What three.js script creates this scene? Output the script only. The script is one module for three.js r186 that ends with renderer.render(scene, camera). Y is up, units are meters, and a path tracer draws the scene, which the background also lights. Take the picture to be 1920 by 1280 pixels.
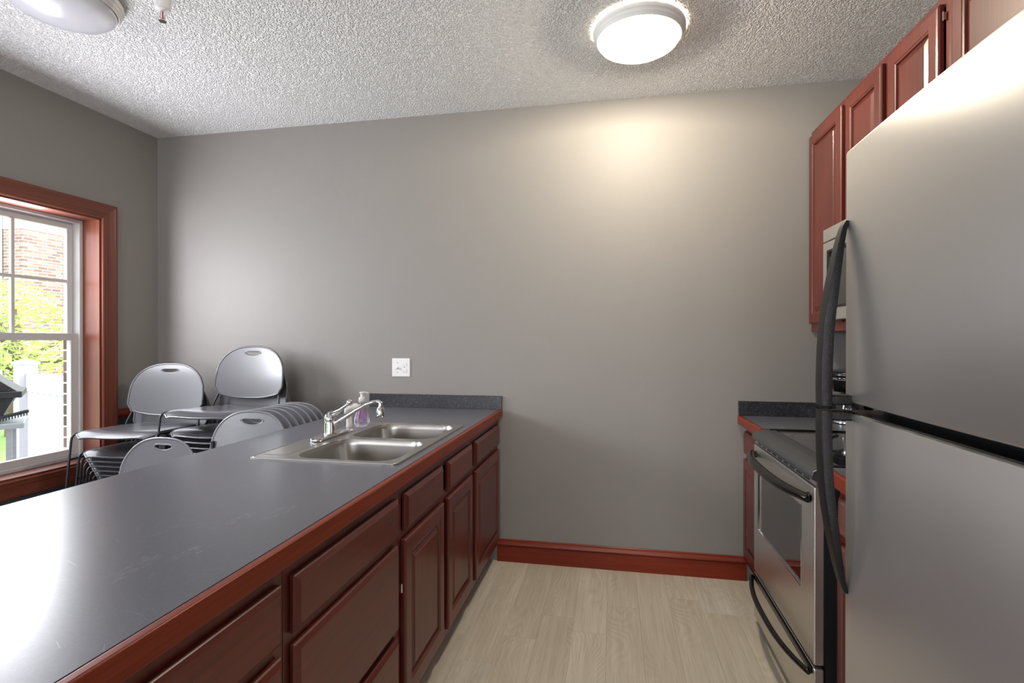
import * as THREE from 'three';
import { RoundedBoxGeometry } from 'three/addons/geometries/RoundedBoxGeometry.js';
import { mergeGeometries, toCreasedNormals } from 'three/addons/utils/BufferGeometryUtils.js';
import { RectAreaLightUniformsLib } from 'three/addons/lights/RectAreaLightUniformsLib.js';
RectAreaLightUniformsLib.init();

// ---------------------------------------------------------------- camera, sky, exposure
const scene = new THREE.Scene();
const camera = new THREE.PerspectiveCamera(2 * Math.atan(640 / 981) * 180 / Math.PI, 1.5, 0.02, 200);
camera.position.set(0, 1.34, 0);
camera.rotation.order = 'YXZ';
camera.rotation.y = Math.atan(188 / 981);
camera.rotation.x = -0.003;
const SKY = 4.0;                                        // even overcast sky
scene.background = new THREE.Color().setRGB(0.96 * SKY, 1.0 * SKY, 1.05 * SKY);
const renderer = new THREE.WebGLRenderer({ antialias: true });
renderer.toneMapping = THREE.LinearToneMapping;
renderer.toneMappingExposure = 1.3;
renderer.shadowMap.enabled = true;
renderer.shadowMap.type = THREE.PCFSoftShadowMap;
const LAMP = 5.1;                                       // the lit ceiling lamp, candela
const LEFT_FILL = [22, 14, 14], FRONT_FILL = 7.5;                                   // area lights added at the windows, on top of the sky

// ---------------------------------------------------------------- helpers
let seed = 20240;
const rnd = () => { seed = (seed * 1664525 + 1013904223) >>> 0; return seed / 4294967296; };
const rr = (a, b) => a + (b - a) * rnd();
const taken = {};
const numbered = (n) => { const k = taken[n] = (taken[n] ?? -1) + 1; return k ? n + '_' + String(k).padStart(3, '0') : n; };
function tag(o, label, category, group) { o.userData.label = label; if (category) o.userData.category = category; if (group) o.userData.group = group; return o; }
function thing(name, label, category, pos = [0, 0, 0], turn = 0, group) {
  const o = new THREE.Group(); o.name = numbered(name); o.position.set(...pos); o.rotation.y = turn;
  scene.add(o); return tag(o, label, category, group);
}
function structure(name, pos = [0, 0, 0], turn = 0) {
  const o = new THREE.Group(); o.name = name; o.position.set(...pos); o.rotation.y = turn; o.userData.kind = 'structure'; scene.add(o); return o;
}
// boxes mapped in metres: the grain axis runs along u
function metric(geo, grain = 'x', du = rnd() * 3, dv = rnd() * 3) {
  if (geo.userData.inPlace) du = dv = 0;
  const g = geo.index ? geo.toNonIndexed() : geo;
  for (const k of Object.keys(g.attributes)) if (!['position', 'normal', 'uv'].includes(k)) g.deleteAttribute(k);
  if (!g.attributes.normal) g.computeVertexNormals();
  const p = g.attributes.position, n = g.attributes.normal, uv = new Float32Array(p.count * 2), gi = 'xyz'.indexOf(grain);
  for (let i = 0; i < p.count; i++) {
    const t = Math.floor(i / 3) * 3;
    const N = [0, 1, 2].map((c) => Math.abs(n.getComponent(t, c) + n.getComponent(t + 1, c) + n.getComponent(t + 2, c)));
    const d = N.indexOf(Math.max(...N));
    let ax = [0, 1, 2].filter((c) => c !== d);
    if (ax[1] === gi) ax = [ax[1], ax[0]];
    uv[2 * i] = p.getComponent(i, ax[0]) + du; uv[2 * i + 1] = p.getComponent(i, ax[1]) + dv;
  }
  g.setAttribute('uv', new THREE.BufferAttribute(uv, 2));
  return g;
}
function part(name, geos, mat, parent, grain, label) {
  const list = (Array.isArray(geos) ? geos : [geos]).map((g) => metric(g, grain));
  const m = new THREE.Mesh(list.length > 1 ? mergeGeometries(list) : list[0], mat);
  m.name = name; m.castShadow = m.receiveShadow = true; if (label) m.userData.label = label;
  parent.add(m); return m;
}
function solo(name, geos, mat, label, category, group, grain) {
  const m = part(numbered(name), geos, mat, scene, grain); return tag(m, label, category, group);
}
const box = (x0, x1, y0, y1, z0, z1, r = 0) => (r ? new RoundedBoxGeometry(x1 - x0, y1 - y0, z1 - z0, 2, r) : new THREE.BoxGeometry(x1 - x0, y1 - y0, z1 - z0)).translate((x0 + x1) / 2, (y0 + y1) / 2, (z0 + z1) / 2);
const V = (x, y, z) => new THREE.Vector3(x, y, z);
const tube = (pts, r, n = 24, k = 8, closed = false, tension = 0.5) => new THREE.TubeGeometry(new THREE.CatmullRomCurve3(pts.map((p) => (Array.isArray(p) ? V(...p) : p)), closed, 'catmullrom', tension), n, r, k, closed);
// a rod through corner points with rounded bends
function rod(pts, r, bend = 0.03, k = 8) {
  const P = pts.map((p) => V(...p)), path = new THREE.CurvePath();
  let from = P[0];
  for (let i = 1; i < P.length - 1; i++) {
    const a = P[i].clone().add(P[i - 1].clone().sub(P[i]).setLength(Math.min(bend, P[i].distanceTo(P[i - 1]) * 0.45)));
    const b = P[i].clone().add(P[i + 1].clone().sub(P[i]).setLength(Math.min(bend, P[i].distanceTo(P[i + 1]) * 0.45)));
    path.add(new THREE.LineCurve3(from, a)); path.add(new THREE.QuadraticBezierCurve3(a, P[i], b)); from = b;
  }
  path.add(new THREE.LineCurve3(from, P[P.length - 1]));
  const samples = []; path.curves.forEach((c) => { const n = c.isLineCurve3 ? 1 : 4; for (let i = 0; i < n; i++) samples.push(c.getPoint(i / n)); }); samples.push(P[P.length - 1]);
  return sweep(samples, r, k);
}
function sweep(S, r, k = 8) {                              // a tube with one ring for each given point
  const pos = [], idx = []; let up = V(0.13, 0.97, 0.21).normalize();
  S.forEach((p, i) => {
    const t = S[Math.min(i + 1, S.length - 1)].clone().sub(S[Math.max(i - 1, 0)]).normalize();
    const a = up.clone().addScaledVector(t, -up.dot(t)).normalize(), b = t.clone().cross(a); up = a;
    const R = Array.isArray(r) ? r[i] : r;
    for (let j = 0; j < k; j++) { const w = j / k * Math.PI * 2; pos.push(...p.clone().addScaledVector(a, Math.cos(w) * R).addScaledVector(b, Math.sin(w) * R).toArray()); }
  });
  for (let i = 0; i < S.length - 1; i++) for (let j = 0; j < k; j++) { const a = i * k + j, b = i * k + (j + 1) % k; idx.push(a, b, b + k, a, b + k, a + k); }
  for (const [o, f] of [[0, 1], [(S.length - 1) * k, 0]]) for (let j = 1; j < k - 1; j++) idx.push(...(f ? [o, o + j + 1, o + j] : [o, o + j, o + j + 1]));
  const g = new THREE.BufferGeometry(); g.setAttribute('position', new THREE.Float32BufferAttribute(pos, 3)); g.setIndex(idx); g.computeVertexNormals(); return g;
}
const lathe = (pts, n = 32) => new THREE.LatheGeometry(pts.map(([r, y]) => new THREE.Vector2(r, y)), n);
// nested rectangles in the xy plane rising along +z: [inset, height]; closed in the middle unless open
function slab(x0, x1, y0, y1, profile, open = false, sides = [0, 1, 2, 3]) {
  const pos = [];
  const rect = ([i, h]) => [[x0 + i, y0 + i, h], [x1 - i, y0 + i, h], [x1 - i, y1 - i, h], [x0 + i, y1 - i, h]];
  const quad = (a, b, c, d) => pos.push(...a, ...b, ...c, ...a, ...c, ...d);
  for (let k = 0; k < profile.length - 1; k++) { const A = rect(profile[k]), B = rect(profile[k + 1]); for (const s of sides) quad(A[s], A[(s + 1) % 4], B[(s + 1) % 4], B[s]); }
  if (!open) quad(...rect(profile[profile.length - 1]));
  const g = new THREE.BufferGeometry(); g.setAttribute('position', new THREE.Float32BufferAttribute(pos, 3)); g.computeVertexNormals(); return g;
}
function roundRect(x0, x1, y0, y1, r, hole = false) {
  const s = hole ? new THREE.Path() : new THREE.Shape();
  s.moveTo(x0 + r, y0); s.lineTo(x1 - r, y0); s.absarc(x1 - r, y0 + r, r, -Math.PI / 2, 0); s.lineTo(x1, y1 - r); s.absarc(x1 - r, y1 - r, r, 0, Math.PI / 2);
  s.lineTo(x0 + r, y1); s.absarc(x0 + r, y1 - r, r, Math.PI / 2, Math.PI); s.lineTo(x0, y0 + r); s.absarc(x0 + r, y0 + r, r, Math.PI, Math.PI * 1.5); return s;
}
const extrude = (s, depth, bevel = 0, seg = 8) => new THREE.ExtrudeGeometry(s, { depth, curveSegments: seg, bevelEnabled: bevel > 0, bevelSize: bevel, bevelThickness: bevel, bevelOffset: -bevel, bevelSegments: 2 });
function grid(nu, nv, f, flip = false) {                  // a smooth sheet
  const pos = [], idx = [];
  for (let j = 0; j <= nv; j++) for (let i = 0; i <= nu; i++) pos.push(...f(i / nu, j / nv));
  for (let j = 0; j < nv; j++) for (let i = 0; i < nu; i++) { const a = j * (nu + 1) + i, b = a + 1, c = a + nu + 1, d = c + 1; flip ? idx.push(a, c, b, b, c, d) : idx.push(a, b, c, b, d, c); }
  const g = new THREE.BufferGeometry(); g.setAttribute('position', new THREE.Float32BufferAttribute(pos, 3)); g.setIndex(idx); g.computeVertexNormals(); return g;
}

// ---------------------------------------------------------------- textures
const hash = (x, y, s) => { let h = (x * 374761393 + y * 668265263 + s * 1274126177) | 0; h = Math.imul(h ^ (h >>> 13), 1274126177); return ((h ^ (h >>> 16)) >>> 0) / 4294967296; };
function noise(x, y, px, py, s) {                          // value noise that wraps at px, py
  const xi = Math.floor(x), yi = Math.floor(y), fx = x - xi, fy = y - yi, sx = fx * fx * (3 - 2 * fx), sy = fy * fy * (3 - 2 * fy);
  const w = (a, p) => ((a % p) + p) % p, h = (a, b) => hash(w(a, px), w(b, py), s);
  return (h(xi, yi) * (1 - sx) + h(xi + 1, yi) * sx) * (1 - sy) + (h(xi, yi + 1) * (1 - sx) + h(xi + 1, yi + 1) * sx) * sy;
}
function texture(w, h, fn, srgb, rx, ry) {
  const d = new Uint8Array(w * h * 4);
  for (let y = 0; y < h; y++) for (let x = 0; x < w; x++) { const c = fn(x / w, y / h, x, y), o = (y * w + x) * 4; for (let k = 0; k < 3; k++) d[o + k] = Math.max(0, Math.min(255, (c.length ? c[k] : c) * 255)); d[o + 3] = 255; }
  const t = new THREE.DataTexture(d, w, h); t.wrapS = t.wrapT = THREE.RepeatWrapping; t.magFilter = THREE.LinearFilter; t.minFilter = THREE.LinearMipmapLinearFilter; t.generateMipmaps = true;
  if (srgb) t.colorSpace = THREE.SRGBColorSpace; t.repeat.set(1 / rx, 1 / ry); t.needsUpdate = true; return t;
}
const mix = (a, b, t) => a.map((v, i) => v + (b[i] - v) * t);
// stained cherry: long streaks along u
const cherryTex = texture(1024, 512, (u, v) => {
  const w = v * 60 + 3 * noise(u * 4, v * 8, 4, 8, 1);
  const s = 0.5 * noise(u * 6, v * 90, 6, 90, 2) + 0.3 * noise(u * 20, v * 220, 20, 220, 3) + 0.2 * noise(u * 3, w, 3, 60, 4), b = noise(u * 3, v * 5, 3, 5, 5), t = 0.62 * s + 0.38 * b;
  return mix([0.275, 0.083, 0.054], [0.455, 0.172, 0.112], t);
}, true, 1.3, 0.65);
const trimWood = (lo, hi) => texture(1024, 512, (u, v) => {
  const s = 0.5 * noise(u * 5, v * 80, 5, 80, 6) + 0.5 * noise(u * 16, v * 200, 16, 200, 7), b = noise(u * 3, v * 4, 3, 4, 8), t = 0.6 * s + 0.4 * b;
  return mix(lo, hi, t);
}, true, 1.4, 0.6);
const trimTex = trimWood([0.40, 0.125, 0.05], [0.55, 0.225, 0.105]), casingTex = trimWood([0.35, 0.155, 0.095], [0.48, 0.25, 0.17]);
const oakTex = texture(2048, 1024, (u, v) => {
  const warp = 0.5 * noise(u * 5, v * 9, 5, 9, 11) + 0.25 * noise(u * 11, v * 18, 11, 18, 12);
  const ring = (0.5 + 0.5 * Math.sin((v * 60 + warp * 26) * 6.2832)) * noise(u * 6, v * 10, 6, 10, 17);
  const fine = noise(u * 30, v * 420, 30, 420, 13), mid = noise(u * 10, v * 120, 10, 120, 14), big = noise(u * 4, v * 12, 4, 12, 15), pore = noise(u * 44, v * 330, 44, 330, 16);
  let t = 0.24 * fine + 0.24 * mid + 0.28 * big + 0.24 * ring;
  if (pore > 0.80) t += (pore - 0.80) * 1.5 * mid;
  return mix([0.875, 0.853, 0.805], [0.675, 0.643, 0.585], Math.min(1, t * 1.05));
}, true, 2.4, 1.2);
const popcornTex = (() => {                               // sprayed ceiling texture: rounded crumbs, 1 m across
  const N = 1024, h = new Float32Array(N * N);
  for (let i = 0; i < 30000; i++) {
    const cx = rnd() * N, cy = rnd() * N, r = rr(2.2, 5.6), a = rr(0.45, 1), k = rr(0.7, 1.4);
    for (let y = Math.floor(cy - r); y <= cy + r; y++) for (let x = Math.floor(cx - r); x <= cx + r; x++) {
      const q = 1 - (((x - cx) * k) ** 2 + ((y - cy) / k) ** 2) / (r * r); if (q <= 0) continue;
      const o = ((y % N + N) % N) * N + ((x % N + N) % N); h[o] = Math.max(h[o], a * Math.sqrt(q));
    }
  }
  return texture(N, N, (u, v, x, y) => h[y * N + x], false, 1.0, 1.0);
})();
const paintBump = texture(512, 512, (u, v) => 0.6 * noise(u * 90, v * 90, 90, 90, 21) + 0.4 * noise(u * 200, v * 200, 200, 200, 22), false, 0.4, 0.4);
const paintTex = texture(512, 512, (u, v) => { const t = 0.985 + 0.03 * (noise(u * 5, v * 5, 5, 5, 23) * 0.6 + noise(u * 17, v * 17, 17, 17, 24) * 0.4 - 0.5); return [t, t, t]; }, false, 2.3, 2.3);
// speckled laminate with rubbed scratches
const laminate = (() => {
  const N = 2048, L = 1.6, scr = new Float32Array(N * N);
  const stroke = (x, y, ang, len, s) => { for (let i = 0; i < len; i++) { const o = ((Math.round(y) % N + N) % N) * N + ((Math.round(x) % N + N) % N); scr[o] = Math.max(scr[o], s); x += Math.cos(ang); y += Math.sin(ang); ang += rr(-0.012, 0.012); } };
  for (let i = 0; i < 260; i++) stroke(rnd() * N, rnd() * N, rr(0, 6.28), rr(10, 60), rr(0.12, 0.5));
  for (let c = 0; c < 14; c++) { const cx = rnd() * N, cy = rnd() * N, a = rr(0, 6.28); for (let i = 0; i < 22; i++) stroke(cx + rr(-70, 70), cy + rr(-50, 50), a + rr(-0.3, 0.3), rr(8, 34), rr(0.15, 0.55)); }
  // worn patches and long scratches where the peninsula shows them: [z, x, count, spread]
  for (const [z, x, n, sp] of [[-0.83, -0.87, 46, 46], [-0.9, -0.82, 30, 40], [-1.1, -0.86, 26, 34], [-1.16, -0.8, 30, 40], [-0.98, -0.98, 16, 50], [-1.5, -0.83, 18, 70]])
    for (let i = 0; i < n; i++) stroke(z / L * N + rr(-sp, sp) * 1.5, x / L * N + rr(-sp, sp) * 0.6, rr(-0.5, 0.35), rr(6, 26), rr(0.2, 0.7));
  for (const [z, x, a, l] of [[-1.28, -1.37, 0.9, 60], [-1.3, -1.28, 0.8, 50], [-1.02, -1.2, 0.5, 44], [-0.82, -1.02, 1.2, 50], [-1.0, -1.05, 0.7, 36]]) stroke(z / L * N, x / L * N, a, l, 0.55);
  for (let i = 0; i < 500; i++) { const x = rnd() * N | 0, y = rnd() * N | 0; scr[y * N + x] = rr(0.3, 1); }
  const f = (k, dim) => (u, v, x, y) => {
    const cloud = noise(u * 5, v * 5, 5, 5, 31), sp = hash(x >> 1, y >> 1, 33), s2 = noise(u * 420, v * 420, 420, 420, 34);
    let t = dim + 0.03 * (cloud - 0.5) + k * (0.022 * (s2 - 0.5) + (sp > 0.972 ? 0.03 : sp < 0.05 ? -0.015 : 0));
    return [t * 0.98, t, t * 1.10].map((c) => c + 0.42 * scr[y * N + x]);
  };
  return { map: texture(N, N, f(1, 0.35), true, L, L),
    splash: texture(512, 512, (u, v, x, y) => { const a = noise(u * 128, v * 128, 128, 128, 37), b = noise(u * 90, v * 90, 90, 90, 38); let t = 0.165 + 0.09 * (b - 0.5); if (a > 0.78) t += (a - 0.78) * 1.7; return [t * 0.985, t, t * 1.09]; }, true, 0.4, 0.4) };
})();
const brushed = texture(512, 512, (u, v) => { const t = 0.5 * noise(u * 6, v * 256, 6, 256, 41) + 0.5 * noise(u * 24, v * 512, 24, 512, 42); return [t, t, t]; }, false, 0.35, 0.35);
const pebble = texture(256, 256, (u, v) => noise(u * 60, v * 60, 60, 60, 51), false, 0.08, 0.08);
const brickWallTex = texture(1024, 1024, (u, v) => {       // a distant facade, 2.4 m across
  const row = Math.floor(v * 32), fv = v * 32 - row, q = u * 11 + (row % 2) * 0.5, fu = q - Math.floor(q), j = fv < 0.16 || fu < 0.06, k = hash(Math.floor(q) % 11, row, 61);
  return j ? [0.78, 0.76, 0.73] : mix([0.50, 0.40, 0.37], [0.64, 0.55, 0.51], k);
}, true, 2.4, 2.4);

// ---------------------------------------------------------------- materials
const std = (c, o = {}) => new THREE.MeshStandardMaterial({ color: c, roughness: 0.5, ...o });
const phys = (c, o = {}) => new THREE.MeshPhysicalMaterial({ color: c, roughness: 0.5, ...o });
const M = {
  wall: phys(0x87837f, { map: paintTex, roughness: 0.58, bumpMap: paintBump, bumpScale: 0.0002 }),
  wallLow: std(0x3d434c, { roughness: 0.5 }),
  ceiling: std(0xf4f3f2, { roughness: 0.95, bumpMap: popcornTex, bumpScale: 0.010 }),
  cherry: phys(0xffffff, { map: cherryTex, roughness: 0.4, clearcoat: 0.3, clearcoatRoughness: 0.16 }),
  trim: phys(0xffffff, { map: trimTex, roughness: 0.42, specularIntensity: 0.6, clearcoat: 0.1, clearcoatRoughness: 0.2 }),
  casing: phys(0xffffff, { map: casingTex, roughness: 0.46, clearcoat: 0.2, clearcoatRoughness: 0.2 }),
  baseTrim: phys(0xfff0e0, { map: trimTex, roughness: 0.42, specularIntensity: 0.5, clearcoat: 0.08, clearcoatRoughness: 0.2 }),
  oak: [0xffffff, 0xfbf9f6, 0xf8f6f2, 0xfdfbf8, 0xf6f3ee].map((c) => std(c, { map: oakTex, roughness: 0.5, bumpMap: oakTex, bumpScale: 0.0004 })),
  floorBase: std(0x5b5348, { roughness: 0.9 }),
  laminate: phys(0xffffff, { map: laminate.map, roughness: 0.29 }),
  splash: phys(0xffffff, { map: laminate.splash, roughness: 0.3 }),
  steel: std(0xd2cfca, { metalness: 0.88, roughness: 0.32, bumpMap: brushed, bumpScale: 0.00006 }),
  fridgeSteel: std(0xbab7b4, { metalness: 0.82, roughness: 0.3 }),
  sinkSteel: std(0xb4b1ac, { metalness: 1, roughness: 0.3 }),
  chrome: std(0xd9d9da, { metalness: 1, roughness: 0.08 }),
  black: phys(0x060607, { roughness: 0.25 }),
  blackGrain: phys(0x08080a, { roughness: 0.42, specularIntensity: 0.7, bumpMap: pebble, bumpScale: 0.0004 }),
  blackMatte: std(0x0b0b0b, { roughness: 0.7 }),
  glassTop: phys(0x1a1b1c, { roughness: 0.07, clearcoat: 1, clearcoatRoughness: 0.04 }),
  ovenGlass: phys(0x101110, { roughness: 0.05, clearcoat: 1, clearcoatRoughness: 0.03 }),
  greyTrim: phys(0x3c3e40, { roughness: 0.3 }),
  plastic: phys(0x4d4d52, { roughness: 0.3, clearcoat: 0.5, clearcoatRoughness: 0.15 }),
  plasticB: phys(0x74747a, { roughness: 0.3, clearcoat: 0.4, clearcoatRoughness: 0.18 }),
  rodGrey: std(0x2c2e33, { roughness: 0.35, metalness: 0.4 }),
  white: std(0xf0efed, { roughness: 0.4 }),
  whitePlastic: phys(0xdedcdb, { roughness: 0.35 }),
  vinyl: phys(0xcbcbcc, { roughness: 0.4 }),
  lampRing: phys(0xe6e4e0, { roughness: 0.45 }),
  lensOff: phys(0xd9d9e0, { roughness: 0.16, clearcoat: 0.6, clearcoatRoughness: 0.06 }),
  lensOn: new THREE.MeshStandardMaterial({ color: 0xfff6e8, roughness: 0.3, emissive: 0xfff1dc, emissiveIntensity: 1.6 }),
  pane: phys(0xffffff, { roughness: 0, transmission: 1, thickness: 0, ior: 1.45 }),
  slot: std(0x1b1a19, { roughness: 0.8 }),
  copper: std(0x8a4a3a, { metalness: 0.8, roughness: 0.35 }),
  clearPlastic: phys(0xffffff, { roughness: 0.04, transmission: 1, thickness: 0.02, ior: 1.46 }),
  soap: phys(0xffffff, { roughness: 0.03, transmission: 0.95, thickness: 0.05, ior: 1.4, attenuationColor: new THREE.Color(0xe2d6fa), attenuationDistance: 0.12 }),
  soapRed: phys(0xd8446c, { roughness: 0.4 }), soapBlue: phys(0x7d7fe0, { roughness: 0.4 }),
  fenceWhite: std(0xb6b6bd, { roughness: 0.6 }),
  grass: std(0x7fa05a, { roughness: 1 }),
  paving: std(0xb9b7b2, { roughness: 0.95 }),
  bark: std(0x6b5a4b, { roughness: 0.9 }),
  leaf: phys(0xbfdc7c, { roughness: 0.9, transmission: 0.35, thickness: 0, side: THREE.DoubleSide }),
  brick: [0x5c4d49, 0x665652, 0x504441, 0x6b5d59].map((c) => std(c, { roughness: 0.9 })),
  mortar: std(0xd3d0cb, { roughness: 0.95 }),
  farBrick: std(0xffffff, { map: brickWallTex, roughness: 0.95 }),
  grill: std(0x16171a, { roughness: 0.5 }), grillGrey: std(0x9a9da2, { roughness: 0.5, metalness: 0.3 }),
  siding: std(0xdedfe2, { roughness: 0.7 }), farGlass: phys(0x5c6670, { roughness: 0.1 }),
};

// ---------------------------------------------------------------- the room
const XL = -3.104, XR = 1.36, ZB = -3.11, ZF = 4.6, HC = 2.74;
const shell = (name, geos, mat, grain) => { const m = part(name, geos, mat, scene, grain); m.userData.kind = 'structure'; return m; };
const holes = (s, list) => { for (const [a0, a1, b0, b1] of list) { const p = new THREE.Path(); p.moveTo(a0, b0); p.lineTo(a1, b0); p.lineTo(a1, b1); p.lineTo(a0, b1); p.closePath(); s.holes.push(p); } return s; };
const rectShape = (a0, a1, b0, b1) => { const s = new THREE.Shape(); s.moveTo(a0, b0); s.lineTo(a1, b0); s.lineTo(a1, b1); s.lineTo(a0, b1); s.closePath(); return s; };
const WY0 = 0.60, WY1 = 2.09;
const leftWindows = [[-2.70, -1.69], [-0.45, 0.56], [1.75, 2.76]];  // first is in view; the other two are unseen, added to light the room
const addedFrontWindows = [[-2.6, -1.4], [-1.0, 0.2], [0.5, 1.1]];  // unseen windows behind the camera, added to bring in soft light
{ // wall with the window in view: shape drawn in (z, y), 0.15 thick, facing +x
  const s = new THREE.Shape(); s.moveTo(ZB - 0.15, HC); s.lineTo(ZB - 0.15, 0.86);
  for (const [a, b] of leftWindows) { s.lineTo(a, 0.86); s.lineTo(a, WY1); s.lineTo(b, WY1); s.lineTo(b, 0.86); }
  s.lineTo(ZF + 0.15, 0.86); s.lineTo(ZF + 0.15, HC); s.closePath();
  const lo = new THREE.Shape(); lo.moveTo(ZB - 0.15, 0); lo.lineTo(ZF + 0.15, 0); lo.lineTo(ZF + 0.15, 0.86);
  for (const [a, b] of [...leftWindows].reverse()) { lo.lineTo(b, 0.86); lo.lineTo(b, WY0); lo.lineTo(a, WY0); lo.lineTo(a, 0.86); }
  lo.lineTo(ZB - 0.15, 0.86); lo.closePath();
  const set = (sh) => extrude(sh, 0.15).rotateY(-Math.PI / 2).translate(XL, 0, 0);
  const w = shell('wall_left', set(s), M.wall); part('lower_wall', set(lo), M.wallLow, w, 'z', 'dark slate painted lower wall');
}
shell('wall_back', box(XL, XR + 0.15, 0, HC, ZB - 0.15, ZB), M.wall);
shell('wall_right', box(XR, XR + 0.15, 0, HC, ZB, ZF), M.wall);
shell('wall_front', extrude(holes(rectShape(XL, XR + 0.15, 0, HC), addedFrontWindows.map(([a, b]) => [a, b, 0.5, 2.25])), 0.15).translate(0, 0, ZF), M.wall);
shell('ceiling', box(XL - 0.15, XR + 0.15, HC, HC + 0.12, ZB - 0.15, ZF + 0.15), M.ceiling, 'x');
{ // plank floor, planks run along z
  const f = shell('floor', box(XL - 0.15, XR + 0.15, -0.12, -0.006, ZB - 0.15, ZF + 0.15), M.floorBase);
  const seams = []; for (let x = -0.025 - 0.155 * 20; x < XR; x += 0.155) seams.push(x);
  const joint = { '-0.645': -2.11, '-0.49': -2.32, '-0.335': -2.53, '-0.18': -2.415, '-0.025': -2.68, '0.13': -1.98, '0.285': -1.6, '0.44': -2.70 };
  seams.forEach((x) => {
    const x0 = Math.max(x, XL), x1 = Math.min(x + 0.155, XR); if (x1 - x0 < 0.01) return;
    const L = 1.22, j = joint[String(Math.round(x * 1000) / 1000)] ?? ZB + rr(0.1, 1.1);
    for (let z = j - L * 2; z < ZF; z += L) {
      const z0 = Math.max(z, ZB), z1 = Math.min(z + L, ZF); if (z1 - z0 < 0.01) continue;
      const g = slab(x0 + 0.0002, x1 - 0.0002, -z1 + 0.0002, -z0 - 0.0002, [[0, -0.006], [0, -0.0005], [0.0006, 0]]).rotateX(-Math.PI / 2);
      part('plank', g, M.oak[Math.floor(rnd() * M.oak.length)], f, 'z');
    }
  });
}
// baseboards: profile swept along a wall
function baseboard(name, len, pos, turn) {
  const s = new THREE.Shape(); [[0, 0], [0.014, 0], [0.014, 0.094], [0.010, 0.0955], [0.010, 0.1], [0.019, 0.1015], [0.021, 0.106], [0.019, 0.113], [0.012, 0.12], [0.0085, 0.124], [0.0085, 0.13], [0.005, 0.133], [0, 0.133]].forEach(([x, y], i) => (i ? s.lineTo(x, y) : s.moveTo(x, y)));
  const m = shell(name, extrude(s, len), M.baseTrim, 'z'); m.position.set(...pos); m.rotation.y = turn; return m;
}
baseboard('baseboard_back', 0.735 + 0.685, [0.735, 0, ZB], -Math.PI / 2);
baseboard('baseboard_left', ZF - ZB, [XL, 0, ZB], 0);
baseboard('baseboard_back_dining', 1.29 - 0 + XL * -1 - 1.29 - 1.29, [-1.29, 0, ZB], -Math.PI / 2);
{ // chair rail on the window wall, broken by the casings
  const s = new THREE.Shape(); [[0, 0], [0.008, 0], [0.012, 0.012], [0.02, 0.02], [0.02, 0.036], [0.012, 0.044], [0.012, 0.052], [0.006, 0.06], [0, 0.06]].forEach(([x, y], i) => (i ? s.lineTo(x, y) : s.moveTo(x, y)));
  const ends = [ZB]; leftWindows.forEach(([a, b]) => ends.push(a - 0.092, b + 0.092)); ends.push(ZF);
  for (let i = 0; i < ends.length; i += 2) { const m = shell('trim_' + (i / 2 + 1), extrude(s, ends[i + 1] - ends[i]), M.trim, 'z'); m.position.set(XL, 0.84, ends[i]); }
}

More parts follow.
